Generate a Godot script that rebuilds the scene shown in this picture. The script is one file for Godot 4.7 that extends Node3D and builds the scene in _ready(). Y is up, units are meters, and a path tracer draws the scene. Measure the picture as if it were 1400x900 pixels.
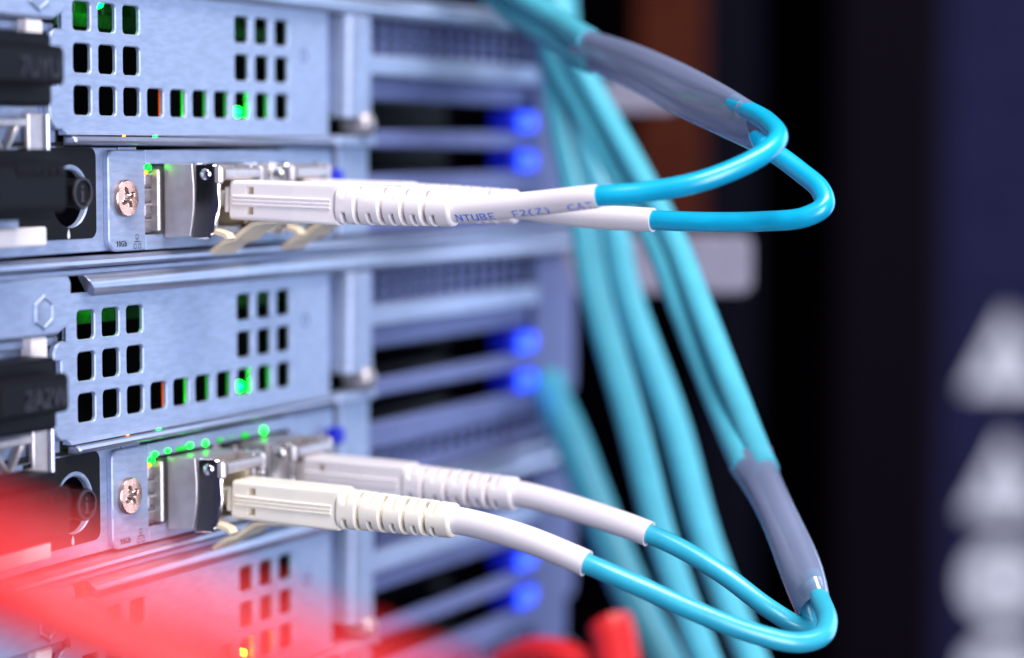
extends Node3D
# Rear of a rack of servers with fibre patch cables, seen close up. All shapes are given in millimetres and committed in metres.
# x runs along the rack face away from the viewer, y is up, z stands out of the face.

const MM := 0.001
const UNIT := 44.45          # height of one rack unit
var used := {}
var mats := {}


func _ready() -> void:
	# ---- camera, air, lamps, exposure
	var cam := Camera3D.new()
	cam.name = "camera"
	var lens := CameraAttributesPhysical.new()
	lens.frustum_focal_length = 85.0
	lens.frustum_focus_distance = 0.343
	lens.frustum_near = 0.01
	lens.frustum_far = 60.0
	lens.exposure_aperture = 8.0
	cam.attributes = lens
	cam.fov = 16.07
	cam.near = 0.01
	cam.far = 60.0
	add_child(cam)
	cam.position = Vector3(-277.15, -7.07, 201.18) * MM
	cam.rotation_degrees = Vector3(-4.3956, -64.4109, 0.025)
	cam.current = true
	var env := Environment.new()
	env.background_mode = Environment.BG_COLOR
	env.background_color = Color(0.15, 0.15, 0.23)
	env.tonemap_mode = Environment.TONE_MAPPER_LINEAR
	env.tonemap_exposure = 2.25
	env.sdfgi_enabled = true
	env.ssao_enabled = true
	env.ssil_enabled = true
	var around := WorldEnvironment.new()
	around.name = "room_air"
	around.environment = env
	add_child(around)
	lamp("ceiling_lamp", Vector3(-0.15, 0.95, 0.45), Vector3(0.04, -0.02, 0.02), Vector2(0.9, 0.30), Color(1.0, 0.98, 0.98), 0.88)
	lamp("added_front_fill", Vector3(-0.60, 0.02, 0.86), Vector3(0.04, -0.03, 0.0), Vector2(0.4, 0.7), Color(0.92, 0.93, 1.0), 0.50)  # added fill from the viewer's side, low enough to reach undersides
	lamp("added_panel_light", Vector3(0.88, 0.02, 0.52), Vector3(0.06, -0.04, 0.0), Vector2(0.55, 0.9), Color(0.78, 0.87, 1.0), 0.22)  # added out of view so the metal panels mirror its light
	make_materials()
	place_surroundings()
	# ---- the servers
	var first := make_server()
	add_child(first)
	label_thing(first, "server", "top silver server with the white plugs level with the viewer", "servers stacked in the rack")
	var second = copy_of(first, Vector3(0, -UNIT, 0))
	label_thing(second, "server", "middle silver server with the row of green glints above its ports", "servers stacked in the rack")
	port_glints(second)
	var third = copy_of(first, Vector3(0, -2 * UNIT, 0))
	label_thing(third, "server", "lowest silver server partly hidden by the red cables", "servers stacked in the rack")
	# ---- pluggable modules, power plugs, cables
	place_modules()
	place_power_plugs()
	place_patch_cables()
	place_loose_cables()


# ------------------------------------------------------------------ helpers: names and nodes
func v(x: float, y: float, z: float) -> Vector3:
	return Vector3(x, y, z)


func numbered(called: String) -> String:
	var n: int = used.get(called, 0)
	used[called] = n + 1
	return called if n == 0 else "%s_%03d" % [called, n]


func label_thing(o: Node3D, category: String, label: String, group := "") -> void:
	o.set_meta("label", label)
	o.set_meta("category", category)
	if group:
		o.set_meta("group", group)


func thing(called: String, category: String, label: String, at := Vector3.ZERO, group := "") -> Node3D:
	var o := Node3D.new()
	o.name = numbered(called)
	add_child(o)
	o.position = at * MM
	label_thing(o, category, label, group)
	return o


func copy_of(o: Node3D, move: Vector3) -> Node3D:
	var c: Node3D = o.duplicate()
	c.name = numbered(str(o.name).rstrip("_0123456789"))
	add_child(c)
	c.position = o.position + move * MM
	return c


func part(called: String, shape, material: String, parent: Node3D, at := Vector3.ZERO) -> MeshInstance3D:
	var o := MeshInstance3D.new()
	o.name = called
	o.mesh = shape.commit() if shape is Shape else shape
	o.material_override = mats[material]
	parent.add_child(o, true)
	o.position = at * MM
	return o


func piece_of(called: String, shape, material: String) -> MeshInstance3D:
	var o := part(called, shape, material, self)
	o.name = numbered(called)
	return o


func lamp(called: String, at: Vector3, to: Vector3, size: Vector2, tint: Color, energy: float) -> void:
	var l := AreaLight3D.new()
	l.name = called
	l.area_size = size
	l.light_color = tint
	l.light_energy = energy
	l.shadow_enabled = true
	add_child(l)
	l.look_at_from_position(at, to, Vector3.UP)


# ------------------------------------------------------------------ helpers: shapes
class Shape:
	var p := PackedVector3Array()      # triangles, counter-clockwise seen from outside
	var xf := Transform3D()
	var smooth := 38.0

	func tri(a: Vector3, b: Vector3, c: Vector3) -> void:
		p.append(xf * a)
		p.append(xf * b)
		p.append(xf * c)

	func quad(a: Vector3, b: Vector3, c: Vector3, d: Vector3) -> void:
		tri(a, b, c)
		tri(a, c, d)

	func fix(from: int) -> void:       # turns a closed shape outside out
		var vol := 0.0
		var mid := Vector3.ZERO
		for i in range(from, p.size()):
			mid += p[i]
		mid /= maxf(1.0, p.size() - from)
		for i in range(from, p.size(), 3):
			vol += (p[i] - mid).dot((p[i + 1] - mid).cross(p[i + 2] - mid))
		if vol < 0.0:
			for i in range(from, p.size(), 3):
				var t := p[i + 1]
				p[i + 1] = p[i + 2]
				p[i + 2] = t

	static func inset(poly: PackedVector2Array, by: float) -> PackedVector2Array:
		var out := PackedVector2Array()
		var n := poly.size()
		for i in n:
			var e0 := (poly[i] - poly[(i + n - 1) % n]).normalized()
			var e1 := (poly[(i + 1) % n] - poly[i]).normalized()
			var m := (Vector2(-e0.y, e0.x) + Vector2(-e1.y, e1.x))
			var l := m.length()
			m = m / maxf(l, 0.01)
			out.append(poly[i] + m * (by / maxf(0.45, l / 2.0)))
		return out

	static func ccw(poly: PackedVector2Array) -> PackedVector2Array:
		var a := 0.0
		for i in poly.size():
			a += poly[i].cross(poly[(i + 1) % poly.size()])
		if a < 0.0:
			poly.reverse()
		return poly

	func prism(flat: PackedVector2Array, z0: float, z1: float, bev := 0.0, both := false) -> void:
		var from := p.size()
		var poly := ccw(flat)
		var small := inset(poly, bev) if bev > 0.0 else poly
		var rings := []
		if both and bev > 0.0:
			rings.append([small, z0])
			rings.append([poly, z0 + bev])
		else:
			rings.append([poly, z0])
		if bev > 0.0:
			rings.append([poly, z1 - bev])
		rings.append([small, z1])
		var n := poly.size()
		for k in rings.size() - 1:
			var a: PackedVector2Array = rings[k][0]
			var b: PackedVector2Array = rings[k + 1][0]
			var za: float = rings[k][1]
			var zb: float = rings[k + 1][1]
			for i in n:
				var j := (i + 1) % n
				quad(Vector3(a[i].x, a[i].y, za), Vector3(a[j].x, a[j].y, za), Vector3(b[j].x, b[j].y, zb), Vector3(b[i].x, b[i].y, zb))
		for end in 2:
			var cap: PackedVector2Array = rings[0][0] if end == 0 else small
			var z := z0 if end == 0 else z1
			var ids := Geometry2D.triangulate_polygon(cap)
			for i in range(0, ids.size(), 3):
				var a := cap[ids[i]]
				var b := cap[ids[i + 1]]
				var c := cap[ids[i + 2]]
				var up := (b - a).cross(c - a) > 0.0
				if up == (end == 1):
					tri(Vector3(a.x, a.y, z), Vector3(b.x, b.y, z), Vector3(c.x, c.y, z))
				else:
					tri(Vector3(a.x, a.y, z), Vector3(c.x, c.y, z), Vector3(b.x, b.y, z))
		if xf.basis.determinant() < 0.0:
			fix(from)

	func box(a: Vector3, b: Vector3, bev := 0.15) -> void:
		bev = minf(bev, minf(absf(b.x - a.x), minf(absf(b.y - a.y), absf(b.z - a.z))) * 0.45)
		prism(Shape.rrect((a.x + b.x) / 2, (a.y + b.y) / 2, absf(b.x - a.x), absf(b.y - a.y), bev, 2), minf(a.z, b.z), maxf(a.z, b.z), bev, true)

	static func rrect(cx: float, cy: float, w: float, h: float, r: float, n := 4) -> PackedVector2Array:
		var out := PackedVector2Array()
		r = minf(r, minf(w, h) * 0.49)
		for q in 4:
			var c := Vector2(cx + (w / 2 - r) * [1, -1, -1, 1][q], cy + (h / 2 - r) * [1, 1, -1, -1][q])
			for i in n + 1:
				var t := PI / 2 * (q + float(i) / n)
				out.append(c + Vector2(cos(t), sin(t)) * r)
		return out

	static func disc(cx: float, cy: float, r: float, n := 32) -> PackedVector2Array:
		var out := PackedVector2Array()
		for i in n:
			out.append(Vector2(cx, cy) + Vector2.from_angle(TAU * i / n) * r)
		return out

	# a plate between z0 and z1 over a grid of lines; some cells carry a rounded hole of the given size, with a fine bevel
	func perforated(xs: PackedFloat32Array, ys: PackedFloat32Array, z0: float, z1: float, holes: Dictionary, w: float, h: float, r: float, bev := 0.2) -> void:
		for i in xs.size() - 1:
			for j in ys.size() - 1:
				var x0 := xs[i]
				var x1 := xs[i + 1]
				var y0 := ys[j]
				var y1 := ys[j + 1]
				if not holes.has(Vector2i(i, j)):
					quad(Vector3(x0, y0, z1), Vector3(x1, y0, z1), Vector3(x1, y1, z1), Vector3(x0, y1, z1))
					quad(Vector3(x0, y0, z0), Vector3(x0, y1, z0), Vector3(x1, y1, z0), Vector3(x1, y0, z0))
					continue
				var c := Vector2((x0 + x1) / 2, (y0 + y1) / 2)
				var a := Shape.rrect(c.x, c.y, w + 2 * bev, h + 2 * bev, r + bev, 4)
				var b := Shape.rrect(c.x, c.y, w, h, r, 4)
				var out := PackedVector2Array()
				for q in a:                      # each point of the hole looks outward to the edge of its cell; corners go to corners
					var d := q - c
					var sx := (x1 - x0) / 2
					var sy := (y1 - y0) / 2
					var k := minf(sx / maxf(absf(d.x), 1e-5), sy / maxf(absf(d.y), 1e-5))
					out.append(c + d * k)
				for q in 4:                      # the middle point of each rounded corner is pinned to the corner of the cell
					out[q * 5 + 2] = Vector2([x1, x0, x0, x1][q], [y1, y1, y0, y0][q])
				var n := a.size()
				for k in n:
					var m := (k + 1) % n
					quad(Vector3(a[k].x, a[k].y, z1), Vector3(out[k].x, out[k].y, z1), Vector3(out[m].x, out[m].y, z1), Vector3(a[m].x, a[m].y, z1))
					quad(Vector3(b[k].x, b[k].y, z1 - bev), Vector3(a[k].x, a[k].y, z1), Vector3(a[m].x, a[m].y, z1), Vector3(b[m].x, b[m].y, z1 - bev))
					quad(Vector3(b[k].x, b[k].y, z0), Vector3(b[k].x, b[k].y, z1 - bev), Vector3(b[m].x, b[m].y, z1 - bev), Vector3(b[m].x, b[m].y, z0))
					quad(Vector3(out[k].x, out[k].y, z0), Vector3(b[k].x, b[k].y, z0), Vector3(b[m].x, b[m].y, z0), Vector3(out[m].x, out[m].y, z0))

	# a plate whose outline and single hole are both seen whole from the middle; ring by ring at equal angles
	func ringed(outer: Callable, inner: Callable, c: Vector2, z0: float, z1: float, n := 64, bev := 0.15) -> void:
		var from := p.size()
		for i in n:
			var t0 := TAU * i / n
			var t1 := TAU * (i + 1) / n
			var d0 := Vector2.from_angle(t0)
			var d1 := Vector2.from_angle(t1)
			var rows := []
			for s in [[d0, t0], [d1, t1]]:
				var d: Vector2 = s[0]
				var ro: float = outer.call(s[1])
				var ri: float = inner.call(s[1])
				var line := []
				for q in [[ri, z0], [ri, z1 - bev], [ri + bev, z1], [ro - bev, z1], [ro, z1 - bev], [ro, z0]]:
					var at: Vector2 = c + d * float(q[0])
					line.append(Vector3(at.x, at.y, q[1]))
				rows.append(line)
			for k in 6:
				var m := (k + 1) % 6
				quad(rows[0][k], rows[0][m], rows[1][m], rows[1][k])
		fix(from)

	# turned round the local z axis: pairs of radius and z
	func lathe(profile: Array, n := 32) -> void:
		var from := p.size()
		for i in n:
			var c0 := Vector2.from_angle(TAU * i / n)
			var c1 := Vector2.from_angle(TAU * (i + 1) / n)
			for k in profile.size() - 1:
				var a: Vector2 = profile[k]
				var b: Vector2 = profile[k + 1]
				var q0 := Vector3(c0.x * a.x, c0.y * a.x, a.y)
				var q1 := Vector3(c1.x * a.x, c1.y * a.x, a.y)
				var q2 := Vector3(c1.x * b.x, c1.y * b.x, b.y)
				var q3 := Vector3(c0.x * b.x, c0.y * b.x, b.y)
				if a.x > 1e-6:
					tri(q0, q1, q2)
				if b.x > 1e-6:
					tri(q0, q2, q3)
		fix(from)

	# a tube along a smooth line; flat squeezes it along the given side
	func tube(line: PackedVector3Array, radii: PackedFloat32Array, n := 20, flat := 1.0, wide := Vector3.UP, hollow := 0.0, sides := PackedVector3Array(), thick := 1.0) -> void:
		var from := p.size()
		var m := line.size()
		var side := Vector3.ZERO
		var rings := []
		for i in m:
			var t := (line[mini(i + 1, m - 1)] - line[maxi(i - 1, 0)]).normalized()
			if sides.size():
				side = sides[i]
			elif i == 0 or flat != 1.0:
				side = wide if absf(wide.dot(t)) < 0.95 else Vector3.RIGHT
			side = (side - t * side.dot(t)).normalized()
			var up := t.cross(side)
			var r := radii[mini(i, radii.size() - 1)]
			var ring := PackedVector3Array()
			for k in n:
				var a := TAU * k / n
				ring.append(line[i] + side * cos(a) * r + up * sin(a) * (thick if sides.size() else r * flat))
			rings.append(ring)
		for i in m - 1:
			for k in n:
				var j := (k + 1) % n
				quad(rings[i][k], rings[i][j], rings[i + 1][j], rings[i + 1][k])
		for e in 2:
			var i := 0 if e == 0 else m - 1
			if hollow > 0.0:
				var o: int = 1 if e == 0 else -1
				for k in n:
					var j := (k + 1) % n
					var a: Vector3 = line[i] + (rings[i][k] - line[i]) * hollow
					var b: Vector3 = line[i] + (rings[i][j] - line[i]) * hollow
					var into: Vector3 = (line[i + o] - line[i]).normalized() * 3.0
					if e == 0:
						quad(rings[i][j], rings[i][k], a, b)
						quad(b, a, a + into, b + into)
					else:
						quad(rings[i][k], rings[i][j], b, a)
						quad(a, b, b + into, a + into)
			else:
				for k in n:
					var j := (k + 1) % n
					if e == 0:
						tri(line[i], rings[i][j], rings[i][k])
					else:
						tri(line[i], rings[i][k], rings[i][j])
		fix(from)

	func commit() -> ArrayMesh:
		var n := p.size()
		var faces := PackedVector3Array()
		faces.resize(n / 3)
		var near := {}
		for f in n / 3:
			faces[f] = (p[f * 3 + 1] - p[f * 3]).cross(p[f * 3 + 2] - p[f * 3])
		for i in n:
			var key := Vector3i((p[i] * 500.0).round())
			if not near.has(key):
				near[key] = PackedInt32Array()
			near[key].append(i / 3)
		var limit := cos(deg_to_rad(smooth))
		var pos := PackedVector3Array()
		var nor := PackedVector3Array()
		pos.resize(n)
		nor.resize(n)
		var unit := PackedVector3Array()
		unit.resize(n / 3)
		for f in n / 3:
			unit[f] = faces[f].normalized()
		for f in n / 3:
			for k in 3:
				var i := f * 3 + k
				var sum := Vector3.ZERO
				for g in near[Vector3i((p[i] * 500.0).round())]:
					if unit[g].dot(unit[f]) > limit:
						sum += faces[g]
				var to: int = f * 3 + [0, 2, 1][k]        # Godot's front faces run clockwise
				pos[to] = p[i] * MM
				nor[to] = sum.normalized() if sum.length() > 1e-12 else unit[f]
		var arrays := []
		arrays.resize(Mesh.ARRAY_MAX)
		arrays[Mesh.ARRAY_VERTEX] = pos
		arrays[Mesh.ARRAY_NORMAL] = nor
		var made := ArrayMesh.new()
		made.add_surface_from_arrays(Mesh.PRIMITIVE_TRIANGLES, arrays)
		return made


func shape() -> Shape:
	return Shape.new()


func boxed(a: Vector3, b: Vector3, bev := 0.15) -> Shape:
	var s := Shape.new()
	s.box(a, b, bev)
	return s


# profile given as (z, y), drawn along x from x0 to x1
func along_x(profile: PackedVector2Array, x0: float, x1: float, bev := 0.0) -> Shape:
	var s := Shape.new()
	s.xf = Transform3D(Basis(Vector3(0, 0, 1), Vector3(0, 1, 0), Vector3(-1, 0, 0)), Vector3.ZERO)
	s.prism(profile, -x1, -x0, bev, bev > 0.0)
	return s


func smooth_line(points: Array, per := 10) -> PackedVector3Array:
	var out := PackedVector3Array()
	var n := points.size()
	for i in n - 1:
		var a: Vector3 = points[maxi(i - 1, 0)]
		var b: Vector3 = points[i]
		var c: Vector3 = points[i + 1]
		var d: Vector3 = points[mini(i + 2, n - 1)]
		# centripetal spacing keeps tight bends round
		var t0 := 0.0
		var t1 := t0 + maxf(sqrt(a.distance_to(b)), 0.001)
		var t2 := t1 + maxf(sqrt(b.distance_to(c)), 0.001)
		var t3 := t2 + maxf(sqrt(c.distance_to(d)), 0.001)
		if i == 0:
			a = b - (c - b)
			t1 = t0 + sqrt(a.distance_to(b))
			t2 = t1 + sqrt(b.distance_to(c))
			t3 = t2 + maxf(sqrt(c.distance_to(d)), 0.001)
		if i == n - 2:
			d = c + (c - b)
			t3 = t2 + sqrt(c.distance_to(d))
		for k in per:
			var t := lerpf(t1, t2, float(k) / per)
			var a1 := a.lerp(b, (t - t0) / (t1 - t0))
			var a2 := b.lerp(c, (t - t1) / (t2 - t1))
			var a3 := c.lerp(d, (t - t2) / (t3 - t2))
			var b1 := a1.lerp(a2, (t - t0) / (t2 - t0))
			var b2 := a2.lerp(a3, (t - t1) / (t3 - t1))
			out.append(b1.lerp(b2, (t - t1) / (t2 - t1)))
	out.append(points[n - 1])
	return out


func tubed(points: Array, r: float, n := 20, per := 10) -> Shape:
	var s := Shape.new()
	s.tube(smooth_line(points, per), PackedFloat32Array([r]), n)
	return s


# lettering in the xy plane, its left end at x = 0 and its middle at y = 0, given height of the capitals
func lettering(words: String, cap: float, depth: float, mono := false, bold := false) -> Shape:
	var font := SystemFont.new()
	font.font_names = PackedStringArray(["Droid Sans Mono" if mono else "Droid Sans"])
	if bold:
		font.font_weight = 700
	var t := TextMesh.new()
	t.font = font
	t.text = words
	t.font_size = 64
	t.pixel_size = cap / 46.0
	t.depth = depth
	t.curve_step = 2.0
	t.horizontal_alignment = HORIZONTAL_ALIGNMENT_LEFT
	t.vertical_alignment = VERTICAL_ALIGNMENT_CENTER
	var s := Shape.new()
	for n in t.get_surface_count():
		var arrays := t.surface_get_arrays(n)
		var pts: PackedVector3Array = arrays[Mesh.ARRAY_VERTEX]
		var ids = arrays[Mesh.ARRAY_INDEX]
		if ids == null:
			ids = PackedInt32Array(range(pts.size()))
		for i in range(0, ids.size(), 3):
			s.tri(pts[ids[i]], pts[ids[i + 2]], pts[ids[i + 1]])
	return s


func moved(s: Shape, to: Transform3D) -> Shape:
	for i in s.p.size():
		s.p[i] = to * s.p[i]
	return s


# ------------------------------------------------------------------ materials
func noise(frequency: float, seed_: int, octaves := 4, kind := FastNoiseLite.TYPE_SIMPLEX_SMOOTH) -> FastNoiseLite:
	var n := FastNoiseLite.new()
	n.noise_type = kind
	n.frequency = frequency
	n.seed = seed_
	n.fractal_octaves = octaves
	return n


func texture(n: FastNoiseLite, low: float, high: float) -> NoiseTexture2D:
	var t := NoiseTexture2D.new()
	t.width = 512
	t.height = 512
	t.seamless = true
	t.noise = n
	var ramp := Gradient.new()
	ramp.set_color(0, Color(low, low, low))
	ramp.set_color(1, Color(high, high, high))
	t.color_ramp = ramp
	return t


func mat(called: String, color: Color, rough: float, metal := 0.0, tile := 60.0) -> StandardMaterial3D:
	var m := StandardMaterial3D.new()
	m.resource_name = called
	m.albedo_color = color
	m.roughness = rough
	m.metallic = metal
	m.uv1_triplanar = true
	m.uv1_scale = Vector3.ONE * tile
	mats[called] = m
	return m


func glow(called: String, color: Color, energy: float) -> void:
	var m := mat(called, color, 0.3)
	m.emission_enabled = true
	m.emission = color
	m.emission_energy_multiplier = energy


func make_materials() -> void:
	var cloudy := texture(noise(0.012, 3, 5), 0.90, 1.0)
	var brushed := texture(noise(0.02, 31, 6), 0.89, 1.0)
	var spangle := texture(noise(0.03, 8, 3, FastNoiseLite.TYPE_CELLULAR), 0.80, 1.0)
	var grainy := texture(noise(0.35, 5, 2), 0.0, 1.0)
	var fine := texture(noise(0.08, 11, 4), 0.0, 1.0)
	var scuffed := texture(noise(0.03, 21, 5), 0.62, 1.0)

	var m := mat("zinc", Color(0.66, 0.72, 0.84), 0.52, 0.45, 28.0)
	m.albedo_texture = brushed
	m.uv1_scale = Vector3(22, 85, 22)
	m.roughness_texture = spangle
	m.heightmap_enabled = true
	m.heightmap_texture = grainy
	m.heightmap_scale = 0.0012
	m = mat("bright_zinc", Color(0.72, 0.74, 0.82), 0.28, 0.75, 24.0)
	m.albedo_texture = cloudy
	m = mat("dull_zinc", Color(0.45, 0.49, 0.68), 0.6, 0.35, 28.0)
	m.albedo_texture = cloudy
	m = mat("chrome", Color(0.88, 0.87, 0.87), 0.16, 1.0, 60.0)
	m.roughness_texture = scuffed
	m = mat("satin_nickel", Color(0.76, 0.73, 0.74), 0.42, 0.6, 60.0)
	m.roughness_texture = scuffed
	m.albedo_texture = cloudy
	m.heightmap_enabled = true
	m.heightmap_texture = grainy
	m.heightmap_scale = 0.001
	m = mat("screw_steel", Color(0.72, 0.60, 0.56), 0.34, 0.9)
	m.roughness_texture = scuffed
	m = mat("white_plastic", Color(0.95, 0.92, 0.92), 0.42, 0.0, 90.0)
	m.heightmap_enabled = true
	m.heightmap_texture = fine
	m.heightmap_scale = 0.0006
	m = mat("ivory_plastic", Color(0.95, 0.92, 0.86), 0.42, 0.0, 90.0)
	m.heightmap_enabled = true
	m.heightmap_texture = fine
	m.heightmap_scale = 0.0006
	m = mat("white_sleeving", Color(0.93, 0.90, 0.91), 0.5, 0.0, 90.0)
	m.heightmap_enabled = true
	m.heightmap_texture = fine
	m.heightmap_scale = 0.002
	m = mat("tan_plastic", Color(0.93, 0.86, 0.74), 0.45, 0.0, 40.0)
	m.albedo_texture = cloudy
	m = mat("cream_plastic", Color(0.85, 0.79, 0.66), 0.5)
	m = mat("aqua_jacket", Color(0.05, 0.73, 0.90), 0.30, 0.0, 30.0)
	m.albedo_texture = cloudy
	m.clearcoat_enabled = true
	m.clearcoat = 0.35
	m.clearcoat_roughness = 0.18
	m = mat("pale_aqua_jacket", Color(0.22, 0.73, 0.84), 0.32, 0.0, 30.0)
	m.albedo_texture = cloudy
	m.clearcoat_enabled = true
	m.clearcoat = 0.35
	m.clearcoat_roughness = 0.2
	m = mat("faded_aqua_jacket", Color(0.33, 0.74, 0.82), 0.38, 0.0, 30.0)
	m.albedo_texture = cloudy
	m = mat("frosted_sleeve", Color(0.56, 0.61, 0.74, 0.60), 0.24, 0.0, 70.0)
	m.transparency = BaseMaterial3D.TRANSPARENCY_ALPHA
	m.clearcoat_enabled = true
	m.clearcoat = 1.0
	m.clearcoat_roughness = 0.12
	m.heightmap_enabled = true
	m.heightmap_texture = fine
	m.heightmap_scale = 0.0015
	m = mat("black_plastic", Color(0.02, 0.02, 0.045), 0.48, 0.0, 90.0)
	mats["black_plastic"].metallic_specular = 0.30
	m.heightmap_enabled = true
	m.heightmap_texture = grainy
	m.heightmap_scale = 0.003
	m = mat("black_film", Color(0.04, 0.04, 0.06), 0.55, 0.0, 60.0)
	mats["black_film"].metallic_specular = 0.30
	m.heightmap_enabled = true
	m.heightmap_texture = grainy
	m.heightmap_scale = 0.004
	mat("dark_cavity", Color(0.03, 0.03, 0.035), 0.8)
	m = mat("circuit_board", Color(0.10, 0.42, 0.12), 0.5, 0.0, 60.0)
	m.albedo_texture = scuffed
	mat("mark_grey", Color(0.19, 0.19, 0.23), 0.5)  # lighter than the black plastic, for raised marks and letters
	mat("black_ink", Color(0.05, 0.05, 0.07), 0.7)
	mat("white_ink", Color(0.95, 0.95, 0.98), 0.7)
	mat("blue_ink", Color(0.18, 0.44, 0.92), 0.7)
	m = mat("red_jacket", Color(0.95, 0.17, 0.18), 0.4, 0.0, 70.0)
	m.roughness_texture = scuffed
	m = mat("brown_enamel", Color(0.33, 0.145, 0.09), 0.7, 0.0, 10.0)
	m.metallic_specular = 0.15
	m.albedo_texture = scuffed
	m = mat("black_enamel", Color(0.02, 0.02, 0.04), 0.55, 0.0, 10.0)
	mats["black_enamel"].metallic_specular = 0.12
	m = mat("post_enamel", Color(0.03, 0.03, 0.075), 0.6, 0.0, 4.0)
	mats["post_enamel"].metallic_specular = 0.12
	m = mat("navy_enamel", Color(0.18, 0.18, 0.33), 0.6, 0.0, 4.0)
	mats["navy_enamel"].metallic_specular = 0.12
	m.albedo_texture = scuffed
	m = mat("plum_enamel", Color(0.04, 0.02, 0.055), 0.6, 0.0, 4.0)
	mats["plum_enamel"].metallic_specular = 0.12
	m = mat("grey_enamel", Color(0.62, 0.60, 0.68), 0.5, 0.0, 20.0)
	m.albedo_texture = scuffed
	mat("blue_plastic", Color(0.02, 0.12, 0.80), 0.5)
	glow("blue_lens", Color(0.01, 0.25, 1.0), 0.9)
	mat("bare_fibre", Color(0.42, 0.42, 0.52), 0.5)
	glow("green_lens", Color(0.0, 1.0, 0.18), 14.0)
	glow("green_port_glow", Color(0.0, 1.0, 0.15), 3.0)  # for the link LED and for the bumps that imitate its reflections
	glow("dim_green_glint", Color(0.0, 0.75, 0.14), 0.35)
	glow("orange_edge_glow", Color(1.0, 0.40, 0.05), 0.14)
	glow("green_edge_glow", Color(0.0, 0.9, 0.10), 0.32)
	glow("dim_green_edge_glow", Color(0.0, 0.8, 0.08), 0.07)
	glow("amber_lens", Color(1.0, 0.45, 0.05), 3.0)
	glow("orange_lens", Color(1.0, 0.38, 0.03), 12.0)


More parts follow.
